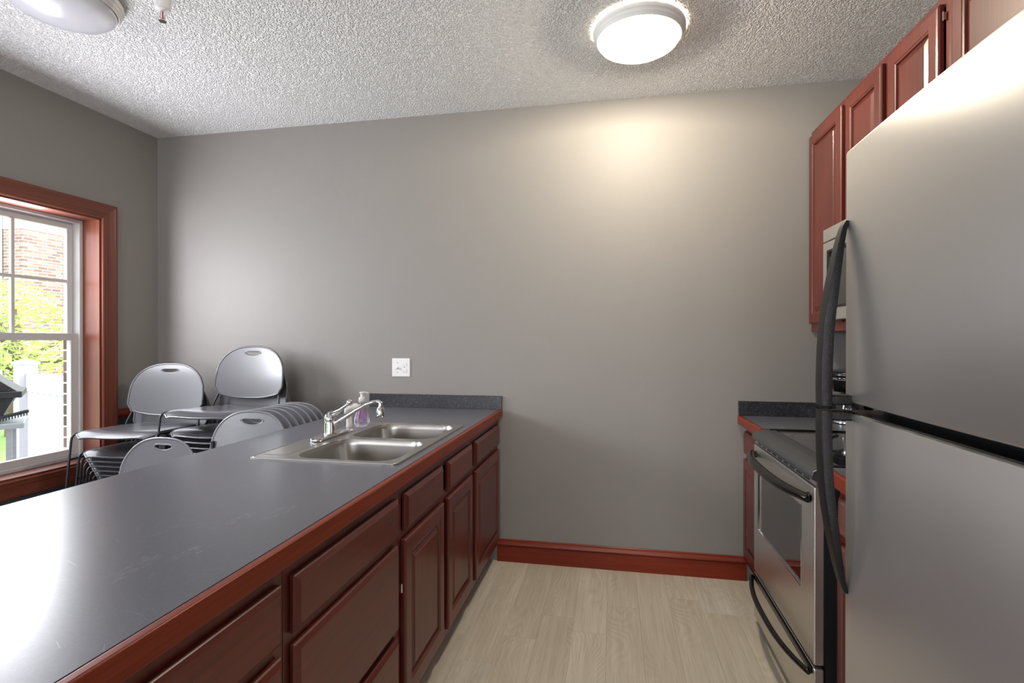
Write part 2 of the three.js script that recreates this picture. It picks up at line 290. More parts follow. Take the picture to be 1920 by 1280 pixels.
// windows: local x along the wall, y up, +z into the room; the group stands on the wall's inner face
function makeWindow(n, w, y0, y1, pos, turn, cols, divided) {
  const g = structure('window_' + n, pos, turn), h = w / 2;
  const prof = [[0, 0], [0, 0.012], [0.006, 0.016], [0.012, 0.014], [0.03, 0.016], [0.034, 0.013], [0.05, 0.016], [0.072, 0.022], [0.076, 0.024], [0.09, 0.024], [0.09, 0]].map(([i, z]) => [-i, z]);
  for (let s = 0; s < 4; s++) part('casing', slab(-h, h, y0, y1, prof, true, [s]), M.casing, g, s % 2 ? 'y' : 'x');
  part('jamb', [box(-h, -h + 0.012, y0, y1, -0.13, 0), box(h - 0.012, h, y0, y1, -0.13, 0), box(-h + 0.012, h - 0.012, y1 - 0.012, y1, -0.13, 0), box(-h + 0.012, h - 0.012, y0, y0 + 0.012, -0.13, 0)], M.casing, g, 'y');
  const ring = (a, b, c, d, t, z0, z1) => [box(a, a + t, c, d, z0, z1, 0.003), box(b - t, b, c, d, z0, z1, 0.003), box(a + t, b - t, d - t, d, z0, z1, 0.003), box(a + t, b - t, c, c + t, z0, z1, 0.003)];
  const a = h - 0.012, Y0 = y0 + 0.012, Y1 = y1 - 0.012;
  part('frame', [...ring(-a, a, Y0, Y1, 0.022, -0.215, -0.12), ...ring(-a, a, Y0, Y1, 0.032, -0.205, -0.19)], M.vinyl, g);
  const mid = divided ? 1.362 : Y1;
  if (divided) {
    const up = part('upper_sash', ring(-a + 0.022, a - 0.022, mid - 0.02, Y1 - 0.022, 0.034, -0.2, -0.17), M.vinyl, g);
    const gx0 = -a + 0.056, gx1 = a - 0.056, gy0 = mid + 0.014, gy1 = Y1 - 0.056, gy = (gy0 + gy1) / 2;
    for (let c = 0; c < cols; c++) for (let r = 0; r < 2; r++) {
      const cw = (gx1 - gx0) / cols; part('pane', box(gx0 + c * cw, gx0 + (c + 1) * cw, r ? gy : gy0, r ? gy1 : gy, -0.1855, -0.1825), M.pane, up);
    }
    for (let c = 1; c < cols; c++) { const x = gx0 + (gx1 - gx0) * c / cols; part('muntin', box(x - 0.009, x + 0.009, gy0, gy1, -0.194, -0.174, 0.003), M.vinyl, up); }
    part('muntin', box(gx0, gx1, gy - 0.009, gy + 0.009, -0.193, -0.175, 0.003), M.vinyl, up);
    const lo = part('lower_sash', ring(-a + 0.022, a - 0.022, Y0 + 0.022, mid + 0.018, 0.042, -0.168, -0.134), M.vinyl, g);
    part('pane', box(-a + 0.06, a - 0.06, Y0 + 0.06, mid - 0.02, -0.153, -0.149), M.pane, lo);
    part('lock', [box(-0.03, 0.03, mid + 0.018, mid + 0.024, -0.16, -0.14, 0.002), box(-0.008, 0.02, mid + 0.024, mid + 0.034, -0.156, -0.146, 0.002)], M.vinyl, lo);
  } else {
    const sa = part('sash', ring(-a + 0.022, a - 0.022, Y0 + 0.022, Y1 - 0.022, 0.042, -0.19, -0.15), M.vinyl, g);
    part('pane', box(-a + 0.06, a - 0.06, Y0 + 0.06, Y1 - 0.06, -0.172, -0.168), M.pane, sa);
  }
  return g;
}
leftWindows.forEach(([a, b], i) => makeWindow(i + 1, b - a, WY0, WY1, [XL, 0, (a + b) / 2], Math.PI / 2, 3, true));
addedFrontWindows.forEach(([a, b], i) => makeWindow(i + 4, b - a, 0.5, 2.25, [(a + b) / 2, 0, ZF], Math.PI, 3, false));  // the added windows behind the camera
// added area lights at every window strengthening the sky light
function windowFill(w, h, pos, look, power) { const l = new THREE.RectAreaLight(new THREE.Color().setRGB(0.97, 0.985, 1.06), power, w, h); l.position.set(...pos); l.lookAt(...look); scene.add(l); }
// left fill lights span the upper sash, where sky shows above the trees
leftWindows.forEach(([a, b], i) => windowFill(b - a - 0.32, 0.62, [XL - 0.125, 1.72, (a + b) / 2 + 0.08], [0, 1.72, (a + b) / 2 + 0.08], LEFT_FILL[i]));
addedFrontWindows.forEach(([a, b]) => windowFill(b - a - 0.15, 1.55, [(a + b) / 2, 1.375, ZF + 0.24], [(a + b) / 2, 1.375, 0], FRONT_FILL));

{ // brick veneer outside at the far jamb of the first window
  const g = structure('wall_outside', [0, 0, 0]);
  part('mortar', box(-3.345, -3.256, -0.15, 3.1, -3.4, -2.675), M.mortar, g);
  let k = 0;
  for (let y = -0.14; y < 2.9; y += 0.0677, k++) {
    const long = k % 2 === 0;
    for (const [a, b] of long ? [[-2.865, -2.668], [-3.072, -2.875]] : [[-2.763, -2.668], [-2.97, -2.773]])
      part('brick', box(-3.352, -3.26, y, y + 0.0577, a, b, 0.003), M.brick[Math.floor(rnd() * 4)], g);
  }
}

// ---------------------------------------------------------------- cabinets
const slabEdge = [[0, 0.002], [0, 0.010], [0.003, 0.0135], [0.013, 0.0195], [0.0145, 0.0205]];
function front(g, x0, x1, y0, y1, paneled, name, mat = M.cherry) {
  if (!paneled) return part(name, slab(x0, x1, y0, y1, slabEdge), mat, g, 'x');
  const d = part(name, slab(x0, x1, y0, y1, [[0, 0.002], [0, 0.014], [0.004, 0.0185], [0.010, 0.0205], [0.052, 0.0205], [0.054, 0.0185], [0.060, 0.0165], [0.062, 0.009]], true), mat, g, 'y');
  part('panel', slab(x0 + 0.061, x1 - 0.061, y0 + 0.061, y1 - 0.061, [[0, 0.009], [0.004, 0.009], [0.024, 0.0165], [0.026, 0.0185]]), mat, d, 'y');
  return d;
}
function hinge(g, x, y) { part('hinge', [box(x - 0.004, x + 0.004, y - 0.012, y + 0.012, 0.001, 0.012, 0.002), new THREE.CylinderGeometry(0.003, 0.003, 0.03, 8).translate(x, y, 0.01)], M.chrome, g); }
function cabinet(name, label, pos, turn, w, y0, y1, depth, openings, toe, group) {
  const g = thing(name, label, 'cabinet', pos, turn, group), h = w / 2;
  part('body', [box(-h, -h + 0.016, y0, y1, -depth, -0.019), box(h - 0.016, h, y0, y1, -depth, -0.019), box(-h + 0.016, h - 0.016, y0, y0 + 0.016, -depth, -0.019), box(-h + 0.016, h - 0.016, y0 + 0.016, y1, -depth, -depth + 0.01), ...(toe ? [] : [box(-h + 0.016, h - 0.016, y1 - 0.016, y1, -depth + 0.01, -0.019)])], M.cherry, g, 'y');
  // face frame: one stile at each end and rails and mullions between the fronts
  const st = 0.03, rails = [...new Set(openings.flatMap((o) => [o[2], o[3]]))].sort((a, b) => a - b), list = [box(-h, -h + st, y0, y1, -0.019, 0, 0.001), box(h - st, h, y0, y1, -0.019, 0, 0.001)];
  list.push(box(-h + st, h - st, y0, rails[0] + 0.012, -0.019, 0), box(-h + st, h - st, rails[rails.length - 1] - 0.012, y1, -0.019, 0));
  for (let i = 1; i < rails.length - 1; i += 2) list.push(box(-h + st, h - st, rails[i] - 0.012, rails[i + 1] + 0.012, -0.019, 0));
  const xs = [...new Set(openings.flatMap((o) => [o[0], o[1]]))].sort((a, b) => a - b);
  if (openings.some((o) => o[0] > 0 - w * 0.1 && o[1] > 0 && openings.some((q) => q[1] < w * 0.1))) { const m = xs[1] !== undefined && xs.length === 4 ? [xs[1], xs[2]] : null; if (m) list.push(box(m[0] - 0.012, m[1] + 0.012, y0, y1, -0.0188, 0.0002)); }
  part('face_frame', list, M.cherry, g, 'y');
  if (toe) part('toe_kick', box(-h, h, 0, y0, -depth, -0.075), M.cherry, g, 'x');
  for (const [a, b, c, d, kind] of openings) front(g, a, b, c, d, kind === 'door', kind);
  return g;
}
// peninsula units face +x; local x = zc - z
const PX = -0.685, Q = Math.PI / 2;
const drawers3 = (a, b) => [[a, b, 0.708, 0.833, 'drawer'], [a, b, 0.413, 0.683, 'drawer'], [a, b, 0.13, 0.39, 'drawer']];
const loc = (zc, z0, z1) => [zc - z1, zc - z0];
const unitA = -2.8025, unitS = -2.046, unitD = -1.2955, unitE = -0.6895;
cabinet('base_cabinet', 'dark cherry base cabinet with one drawer over one raised-panel door, against the grey wall', [PX, 0, unitA], Q, 0.611, 0.1, 0.88, 0.6, [[...loc(unitA, -3.072, -2.527), 0.708, 0.833, 'drawer'], [...loc(unitA, -3.068, -2.525), 0.14, 0.683, 'door']], true);
const sinkBase = cabinet('sink_base_cabinet', 'dark cherry sink base cabinet with two panel doors under two drawer fronts, below the sink', [PX, 0, unitS], Q, 0.896, 0.1, 0.88, 0.6,
  [[...loc(unitS, -2.463, -2.087), 0.708, 0.833, 'drawer_front'], [...loc(unitS, -2.02, -1.63), 0.708, 0.833, 'drawer_front'], [...loc(unitS, -2.465, -2.077), 0.14, 0.683, 'door'], [...loc(unitS, -2.026, -1.618), 0.14, 0.683, 'door']], true);
hinge(sinkBase, unitS + 1.607, 0.53);
cabinet('drawer_cabinet', 'cherry cabinet of three slab drawers right beside the sink cabinet', [PX, 0, unitD], Q, 0.601, 0.1, 0.88, 0.6, drawers3(...loc(unitD, -1.573, -1.016)), true);
cabinet('drawer_cabinet', 'cherry cabinet of slab drawers at the open end of the sink counter', [PX, 0, unitE], Q, 0.607, 0.1, 0.88, 0.6, drawers3(...loc(unitE, -0.973, -0.41)), true);
{ // panel closing the seating side of the peninsula
  solo('peninsula_back_panel', [box(-1.306, -1.287, 0, 0.88, -3.108, -0.385)], M.cherry, 'cherry panel along the seating side under the sink counter', 'panel', null, 'z');
}
// right run faces -x; local x = z - zc
const RX = 0.735;
cabinet('base_cabinet', 'narrow red cherry base cabinet between the grey wall and the stove', [RX, 0, -2.888], -Q, 0.44, 0.1, 0.88, 0.6, [[-0.21, 0.205, 0.708, 0.833, 'drawer'], [-0.21, 0.205, 0.14, 0.683, 'door']], true);
cabinet('base_cabinet', 'red cherry base cabinet squeezed between the stove and the refrigerator', [RX, 0, -1.596], -Q, 0.588, 0.1, 0.88, 0.6, [[-0.27, 0.27, 0.708, 0.833, 'drawer'], [-0.27, 0.27, 0.14, 0.683, 'door']], true);
const UX = 1.065, UD = XR - UX - 0.002;
const wallCab = (label, z0, z1, y0, fronts) => { const zc = (z0 + z1) / 2, g = cabinet('wall_cabinet', label, [UX, 0, zc], -Q, z1 - z0 - 0.003, y0, 2.465, UD, fronts.map(([a, b, c]) => [a - zc, b - zc, c, 2.435, 'door']), false); return g; };
wallCab('tall cherry wall cabinet with a single door, hung in the corner by the grey wall', -3.107, -2.667, 1.384, [[-3.092, -2.69, 1.426]]);
const overMw = wallCab('short cherry wall cabinet with two doors above the microwave', -2.665, -1.907, 1.852, [[-2.642, -2.317, 1.885], [-2.27, -1.945, 1.885]]);
hinge(overMw, -1.935 + 2.286, 2.39);
wallCab('cherry wall cabinet beside the microwave, half hidden behind the refrigerator', -1.905, -1.285, 1.384, [[-1.88, -1.31, 1.426]]);

// ---------------------------------------------------------------- countertops
function counter(name, label, s, hole, edges, splash) {
  const g = thing(name, label, 'countertop');
  const sh = rectShape(...s); if (hole) holes(sh, [hole]);
  const slabTop = extrude(sh, 0.038).rotateX(-Math.PI / 2).translate(0, 0.881, 0); slabTop.userData.inPlace = true;
  part('laminate_top', slabTop, M.laminate, g, 'z');
  for (const [x0, x1, z0, z1] of edges) {
    const alongZ = z1 - z0 > x1 - x0, b = new RoundedBoxGeometry(x1 - x0, 0.047, z1 - z0, 3, 0.005).translate((x0 + x1) / 2, 0.8955, (z0 + z1) / 2);
    part('wood_edge', b, M.trim, g, alongZ ? 'z' : 'x', 'cherry wood edging');
  }
  for (const [x0, x1, z0, z1] of splash) part('backsplash', box(x0, x1, 0.919, 1.0, z0, z1, 0.0015), M.splash, g, 'x', 'speckled black backsplash');
  return g;
}
// shapes are drawn in (x, -z)
counter('sink_countertop', 'long dark grey laminate peninsula countertop with cherry edge holding the sink', [-1.52, -0.674, 0.365, 3.108], [-1.245, -0.735, 1.675, 2.445],
  [[-0.674, -0.654, -3.108, -0.345], [-1.52, -0.674, -0.365, -0.345]], [[-1.515, -0.656, -3.108, -3.09]]);
counter('corner_countertop', 'short dark laminate countertop with red edge between wall and stove', [0.707, XR - 0.002, 2.666, 3.108], null, [[0.687, 0.707, -3.108, -2.666]], [[0.69, XR - 0.002, -3.108, -3.09]]);
counter('stoveside_countertop', 'small dark laminate countertop between stove and refrigerator', [0.707, XR - 0.002, 1.302, 1.893], null, [[0.687, 0.707, -1.893, -1.302]], []);

// ---------------------------------------------------------------- sink, faucet, soap
{
  const g = thing('kitchen_sink', 'stainless steel double bowl sink set into the dark countertop', 'sink', [-0.99, 0.919, -2.06]);
  // local: x across (front +x), z along; shape drawn in (x, -z)
  const bx0 = -0.135, bx1 = 0.25, rB = 0.075;
  const bowls = [[-0.385, -0.02], [0.02, 0.385]];
  const deck = roundRect(-0.28, 0.28, -0.412, 0.412, 0.02); bowls.forEach(([a, b]) => deck.holes.push(roundRect(bx0, bx1, a, b, rB, true)));
  part('rim', [extrude(deck, 0.003, 0.0012, 10).rotateX(-Math.PI / 2).translate(0, 0.0005, 0)], M.sinkSteel, g);
  // raised bead round the outer edge and pressed ribs on the faucet ledge
  const loop = (x0, x1, z0, z1, r, y) => roundRect(x0, x1, z0, z1, r).getSpacedPoints(96).slice(0, -1).map((p) => V(p.x, y, -p.y));
  part('bead', [new THREE.TubeGeometry(new THREE.CatmullRomCurve3(loop(-0.277, 0.277, -0.409, 0.409, 0.02, 0.003), true), 120, 0.003, 6, true), ...bowls.map(([a, b]) => new THREE.TubeGeometry(new THREE.CatmullRomCurve3(loop(bx0, bx1, a, b, rB, 0.0028), true), 110, 0.002, 6, true))], M.sinkSteel, g);
  part('ledge', [box(-0.262, -0.165, 0.001, 0.0062, -0.36, 0.36, 0.0028)], M.sinkSteel, g);
  bowls.forEach(([a, b]) => {
    const rings = [[0, 0.002], [0.003, -0.006], [0.006, -0.02], [0.012, -0.14], [0.018, -0.158], [0.03, -0.168], [0.06, -0.172], [0.12, -0.175]], n = 72;
    const geo = grid(n, rings.length - 1, (u, v) => {
      const [i, y] = rings[Math.round(v * (rings.length - 1))], r = Math.max(0.01, rB - i * 0.4);
      const q = roundRect(bx0 + i, bx1 - i, a + i, b - i, r).getPointAt(u % 1 || 0.000001); return [q.x, y, -q.y];
    }, true);
    const cx = (bx0 + bx1) / 2, cz = -(a + b) / 2;
    const bowl = part('bowl', [geo, box(bx0 + 0.118, bx1 - 0.118, -0.178, -0.1745, -b + 0.118, -a - 0.118)], M.sinkSteel, g);
    part('drain', [lathe([[0.004, -0.171], [0.03, -0.171], [0.036, -0.167], [0.046, -0.168], [0.048, -0.172]], 24).translate(cx, 0, cz), new THREE.CylinderGeometry(0.008, 0.008, 0.012, 12).translate(cx, -0.165, cz)], M.chrome, bowl);
  });
}
{
  const g = thing('faucet', 'chrome single lever kitchen faucet with straight spout on the sink ledge', 'faucet', [-1.19, 0.9255, -2.06]);
  const plate = extrude(roundRect(-0.027, 0.027, -0.128, 0.128, 0.026), 0.004, 0.004, 10).rotateX(-Math.PI / 2).translate(0, 0.004, 0);
  part('base_plate', [plate, extrude(roundRect(-0.018, 0.018, -0.1, 0.1, 0.017), 0.004, 0.002, 8).rotateX(-Math.PI / 2).translate(0, 0.008, 0)], M.chrome, g);
  part('body', lathe([[0.0, 0.104], [0.012, 0.102], [0.021, 0.094], [0.025, 0.08], [0.0255, 0.068], [0.022, 0.066], [0.022, 0.062], [0.0245, 0.06], [0.0245, 0.02], [0.028, 0.012], [0.028, 0.008]], 28), M.chrome, g);
  const sp = part('spout', [sweep([[0.015, 0.052, 0], [0.06, 0.078, 0.002], [0.12, 0.115, 0.004], [0.17, 0.142, 0.006], [0.2, 0.152, 0.008], [0.225, 0.155, 0.01], [0.238, 0.152, 0.01]].map((p) => V(...p)), [0.0115, 0.0105, 0.0095, 0.009, 0.009, 0.0095, 0.0075], 12)], M.chrome, g);
  part('aerator', [lathe([[0.0, 0.157], [0.008, 0.156], [0.009, 0.148], [0.009, 0.134], [0.013, 0.13], [0.0175, 0.118], [0.0175, 0.1], [0.016, 0.09], [0.0, 0.09]], 20).translate(0.236, 0, 0.01)], M.chrome, sp);
  const lv = part('lever', [sweep([[0.0, 0.09, 0], [0.025, 0.1, 0.006], [0.06, 0.118, 0.02], [0.095, 0.14, 0.034], [0.108, 0.15, 0.04]].map((p) => V(...p)), [0.017, 0.013, 0.0075, 0.006, 0.008], 12)], M.chrome, g);
  part('knob', new THREE.SphereGeometry(0.0145, 18, 12).translate(0.115, 0.154, 0.043), M.chrome, lv);
}
{
  const g = thing('side_sprayer', 'white hand sprayer standing in a chrome collar beside the faucet', 'sprayer', [-1.183, 0.9255, -2.212]);
  part('collar', lathe([[0, 0.012], [0.013, 0.016], [0.017, 0.012], [0.025, 0.006], [0.027, 0]], 24), M.chrome, g);
  part('handle', lathe([[0, 0.086], [0.012, 0.086], [0.0135, 0.06], [0.0125, 0.03], [0.0135, 0.014], [0, 0.014]], 20), M.whitePlastic, g);
  part('spray_head', [sweep([[-0.012, 0.078, 0.012], [-0.008, 0.096, 0.006], [0.006, 0.107, -0.003], [0.026, 0.108, -0.012], [0.04, 0.101, -0.018]].map((p) => V(...p)), [0.006, 0.0135, 0.0165, 0.0165, 0.014], 14)], M.whitePlastic, g);
}
{
  const g = thing('soap_dispenser', 'clear faceted soap pump bottle with white pump and lilac liquid', 'bottle', [-1.183, 0.9225, -2.335]);
  const prof = [[0, 0], [0.02, 0], [0.028, 0.004], [0.0335, 0.02], [0.034, 0.035], [0.030, 0.055], [0.024, 0.075], [0.018, 0.095], [0.0145, 0.108], [0.0135, 0.118], [0, 0.118]];
  const shape = (k, n) => { const l = lathe(prof.map(([r, y]) => [r * k, y * k + (1 - k) * 0.02]), n), p = l.attributes.position; for (let i = 0; i < p.count; i++) { const x = p.getX(i), z = p.getZ(i), w = 1 + 0.05 * Math.cos(Math.atan2(z, x) * 12) * Math.min(1, Math.hypot(x, z) / 0.02); p.setX(i, x * w); p.setZ(i, z * w); } l.computeVertexNormals(); return l; };
  part('bottle', shape(1, 72), M.soap, g);
  for (let i = 0; i < 7; i++) { const a = i / 7 * 6.28; part('printed_stripe', sweep([[0.018, 0.03], [0.019, 0.045], [0.016, 0.065], [0.012, 0.08]].map(([r, y]) => V(Math.cos(a) * r, y, Math.sin(a) * r)), 0.0022, 6), i % 2 ? M.soapBlue : M.soapRed, g); }
  part('pump', [lathe([[0, 0.142], [0.013, 0.142], [0.0145, 0.138], [0.0145, 0.118], [0, 0.118]], 20), lathe([[0, 0.16], [0.006, 0.16], [0.006, 0.142]], 12), lathe([[0, 0.168], [0.011, 0.167], [0.012, 0.162], [0.006, 0.158], [0, 0.158]], 16), sweep([V(0, 0.164, 0), V(0.014, 0.1645, -0.008), V(0.025, 0.162, -0.015)], [0.005, 0.004, 0.003], 8)], M.whitePlastic, g);
}

// ---------------------------------------------------------------- stove
{
  const zc = -2.28, g = thing('stove', 'stainless steel electric range with black glass cooktop and curved black handles', 'stove', [0.662, 0, zc], -Q), h = 0.379;
  // local: +z out into the aisle (front of the door at z = 0), x = z_world - zc
  part('body', [box(-h, h, 0.02, 0.868, -0.65, -0.035)], M.blackMatte, g);
  for (const x of [-0.33, 0.33]) for (const z of [-0.1, -0.6]) part('foot', box(x - 0.02, x + 0.02, 0, 0.02, z - 0.02, z + 0.02), M.blackMatte, g);
  // rounded front lip and side rails of the cooktop
  const lip = new THREE.Shape(); lip.moveTo(-0.09, 0.868); lip.lineTo(-0.004, 0.868); lip.lineTo(0.008, 0.874); lip.quadraticCurveTo(0.014, 0.888, 0.004, 0.9); lip.quadraticCurveTo(-0.02, 0.914, -0.045, 0.917); lip.lineTo(-0.09, 0.917); lip.closePath();
  part('front_lip', extrude(lip, 2 * h - 0.008, 0.004, 10).rotateY(-Q).translate(h - 0.004, 0, 0), M.greyTrim, g, 'x', 'grey rounded front lip');
  part('cooktop_frame', [box(-h, -h + 0.022, 0.868, 0.922, -0.65, -0.06, 0.006), box(h - 0.022, h, 0.868, 0.922, -0.65, -0.03, 0.006), box(-h, h, 0.868, 0.92, -0.65, -0.6, 0.005)], M.black, g);
  const top = part('glass_cooktop', box(-h + 0.022, h - 0.022, 0.9, 0.917, -0.6, -0.088), M.glassTop, g);
  for (const [x, z, r] of [[-0.19, -0.22, 0.11], [0.19, -0.22, 0.09], [-0.19, -0.47, 0.08], [0.19, -0.47, 0.1]]) part('burner_ring', new THREE.RingGeometry(r - 0.002, r, 48).rotateX(-Q).translate(x, 0.9174, z), std(0x56585a, { roughness: 0.2 }), top);
  const bg = part('backguard', box(-h, h, 0.917, 1.1, -0.655, -0.6, 0.01), M.black, g);
  for (const x of [-0.3, -0.21, 0.21, 0.3]) part('knob', new THREE.CylinderGeometry(0.018, 0.021, 0.025, 20).rotateX(Q).translate(x, 1.02, -0.588), M.black, bg);
  part('vent_strip', [box(-h + 0.004, h - 0.004, 0.853, 0.866, -0.03, -0.006)], M.steel, g);
  for (let i = 0; i < 9; i++) part('vent_slot', box(-0.33 + i * 0.074, -0.33 + i * 0.074 + 0.055, 0.8565, 0.8625, -0.02, -0.0045), M.slot, g);
  const d = part('oven_door', (() => { const s = roundRect(-h + 0.002, h - 0.002, 0.252, 0.848, 0.006); s.holes.push(roundRect(-0.302, 0.252, 0.465, 0.752, 0.006, true)); return extrude(s, 0.024, 0.004).translate(0, 0, -0.028); })(), M.steel, g, 'x');
  part('oven_window', box(-0.303, 0.253, 0.464, 0.753, -0.02, -0.006), M.ovenGlass, d);
  part('window_trim', slab(-0.303, 0.253, 0.464, 0.753, [[-0.004, 0], [-0.003, 0.0015], [0.001, 0.0015], [0.002, -0.006]], true), M.chrome, d);
  part('door_back', box(-h + 0.004, h - 0.004, 0.256, 0.846, -0.035, -0.0285), M.blackMatte, d);
  // bowed handles: a bar thicker in the middle of its reach
  const bow = (y0, drop, reach, hw, r0) => { const S = [], R = []; for (let i = 0; i <= 28; i++) { const t = i / 28 * 2 - 1; S.push(V(t * hw, y0 - drop * (1 - t * t), 0.012 + reach * (1 - Math.pow(Math.abs(t), 2.6)))); R.push(r0 * (0.8 + 0.2 * (1 - t * t))); } return sweep(S, R, 14); };
  const oh = part('handle', [bow(0.806, 0.0, 0.05, 0.36, 0.019)], M.black, d, 'x', 'curved black oven door handle');
  for (const x of [-0.335, 0.335]) part('handle_post', new THREE.CylinderGeometry(0.012, 0.016, 0.03, 14).rotateX(Q).translate(x, 0.806, 0.008), M.black, d);
  oh.userData.label = 'curved black oven door handle';
  const dr = part('storage_drawer', extrude(roundRect(-h + 0.002, h - 0.002, 0.035, 0.24, 0.006), 0.024, 0.004).translate(0, 0, -0.028), M.steel, g, 'x');
  part('drawer_handle', [bow(0.222, 0.006, 0.045, 0.365, 0.011), extrude(roundRect(-0.365, 0.365, 0.217, 0.24, 0.004), 0.006, 0.002).translate(0, 0, 0)], M.black, dr, 'x', 'curved black drawer handle');
  part('kick', box(-h + 0.01, h - 0.01, 0.0, 0.034, -0.08, -0.05), M.blackMatte, g);
}
// ---------------------------------------------------------------- microwave
{
  const zc = -2.286, g = thing('microwave', 'stainless over-the-range microwave hung under the short wall cabinet', 'microwave', [0.962, 0, zc], -Q), h = 0.377;
  part('body', box(-h, h, 1.43, 1.848, -(XR - 0.965), -0.03, 0.003), M.blackMatte, g);
  part('vent_grille', [box(-h, h, 1.79, 1.848, -0.03, 0, 0.004)], M.steel, g, 'x');
  const d = part('door', (() => { const s = roundRect(-h, 0.2, 1.43, 1.785, 0.006); s.holes.push(roundRect(-0.32, 0.12, 1.49, 1.74, 0.02, true)); return extrude(s, 0.024, 0.003).translate(0, 0, -0.027); })(), M.steel, g, 'x');
  part('window', box(-0.325, 0.125, 1.485, 1.745, -0.02, -0.008), M.ovenGlass, d);
  part('window_bezel', slab(-0.322, 0.122, 1.488, 1.742, [[-0.006, 0], [-0.004, 0.003], [0.006, 0.003], [0.008, -0.006]], true), M.black, d);
  part('handle', rod([[0.165, 1.46, 0], [0.165, 1.46, 0.035], [0.165, 1.755, 0.035], [0.165, 1.755, 0]], 0.008, 0.02), M.black, d);
  part('control_panel', box(0.204, h, 1.43, 1.785, -0.03, 0, 0.003), M.black, g);
  part('lamp_cover', box(-0.3, 0.3, 1.424, 1.431, -0.3, -0.1), M.greyTrim, g);
}
// ---------------------------------------------------------------- refrigerator
{
  const W = 0.76, zc = -1.2525 + W / 2, g = thing('refrigerator', 'stainless steel top-freezer refrigerator with bowed black handles', 'refrigerator', [0.4946, 0, zc], -Q), h = W / 2;
  // local: +z toward the aisle, x = z_world - zc, so the handle side is at -h
  part('cabinet', box(-h + 0.004, h - 0.004, 0.03, 1.735, -0.80, -0.082, 0.004), M.greyTrim, g);
  part('gasket', [box(-h + 0.014, h - 0.014, 0.1, 1.73, -0.084, -0.07)], M.blackMatte, g);
  part('kick_grille', box(-h + 0.01, h - 0.01, 0.02, 0.1, -0.13, -0.06, 0.004), M.blackMatte, g);
  for (const x of [-0.3, 0.3]) for (const z of [-0.12, -0.7]) part('foot', new THREE.CylinderGeometry(0.02, 0.02, 0.03, 12).translate(x, 0.015, z), M.blackMatte, g);
  const plan = () => { const s = new THREE.Shape(), r = 0.012; s.moveTo(-h, 0.07); s.lineTo(-h, r); s.quadraticCurveTo(-h, 0.001, -h + r, 0); for (let i = 1; i <= 24; i++) { const t = i / 24, x = -h + r + (W - 2 * r) * t; s.lineTo(x, -0.007 * (1 - (2 * t - 1) ** 2)); } s.quadraticCurveTo(h, 0.001, h, r); s.lineTo(h, 0.07); s.closePath(); return s; };
  const door = (y0, y1) => {                                // plan drawn in (x, -z), raised along y
    return toCreasedNormals(extrude(plan(), y1 - y0 - 0.012, 0.006, 6).rotateX(-Q).translate(0, y0 + 0.006, 0), 0.5);
  };
  const fz = part('freezer_door', door(1.207, 1.745), M.fridgeSteel, g, 'x', 'stainless freezer door');
  const fr = part('fridge_door', door(0.105, 1.186), M.fridgeSteel, g, 'x', 'stainless lower door');
  part('door_cap', box(-h + 0.004, h - 0.004, 1.1845, 1.189, -0.068, -0.004, 0.002), M.black, fr);
  part('hinge', [box(h - 0.07, h - 0.01, 1.745, 1.757, -0.1, -0.02, 0.004)], M.greyTrim, g);
  part('center_hinge', [box(h - 0.06, h - 0.01, 1.19, 1.203, -0.09, -0.02, 0.002)], M.greyTrim, g);
  // handles: y, reach of the outer face, reach of the inner face
  const bar = (rows, w0, w1) => {
    const ring = 16, n = rows.length - 1;
    return grid(ring, n, (u, v) => {
      const [y, o, i] = rows[Math.round(v * n)], a = u * Math.PI * 2, c = Math.cos(a), s = Math.sin(a), q = (t) => Math.sign(t) * Math.pow(Math.abs(t), 0.3);
      const wide = 1 - 0.55 * Math.max(0, (Math.abs(y - 1.1965) - 0.24) / 0.16) ** 1.5; return [w0 + (w1 - w0) * (0.5 * wide + 0.5 * wide * q(s)), y, (o + i) / 2 + (o - i) / 2 * q(c)];
    }, true);
  };
  const curve = (dir) => { const rows = []; const K = [[0.0, 0.0595, 0.038], [0.06, 0.0598, 0.038], [0.16, 0.0555, 0.034], [0.23, 0.047, 0.027], [0.29, 0.036, 0.019], [0.345, 0.0235, 0.010], [0.38, 0.013, 0.002], [0.393, 0.006, -0.004]]; const c = new THREE.CatmullRomCurve3(K.map((k) => V(...k))); for (let i = 0; i <= 30; i++) { const p = c.getPoint(i / 30); rows.push([1.1965 + dir * (0.005 + p.x), p.y, p.z]); } return dir > 0 ? rows : rows.reverse(); };
  const hz0 = -h + 0.004, hz1 = -h + 0.046;
  const capAt = (y0, y1) => box(hz0 + 0.003, hz1 - 0.003, y0, y1, -0.004, 0.057, 0.004);
  part('handle', [bar(curve(1), hz0, hz1), capAt(1.2025, 1.223)], M.blackGrain, fz, 'y', 'bowed black freezer handle');
  part('handle', [bar(curve(-1), hz0, hz1), capAt(1.17, 1.1905)], M.blackGrain, fr, 'y', 'bowed black lower door handle');
}
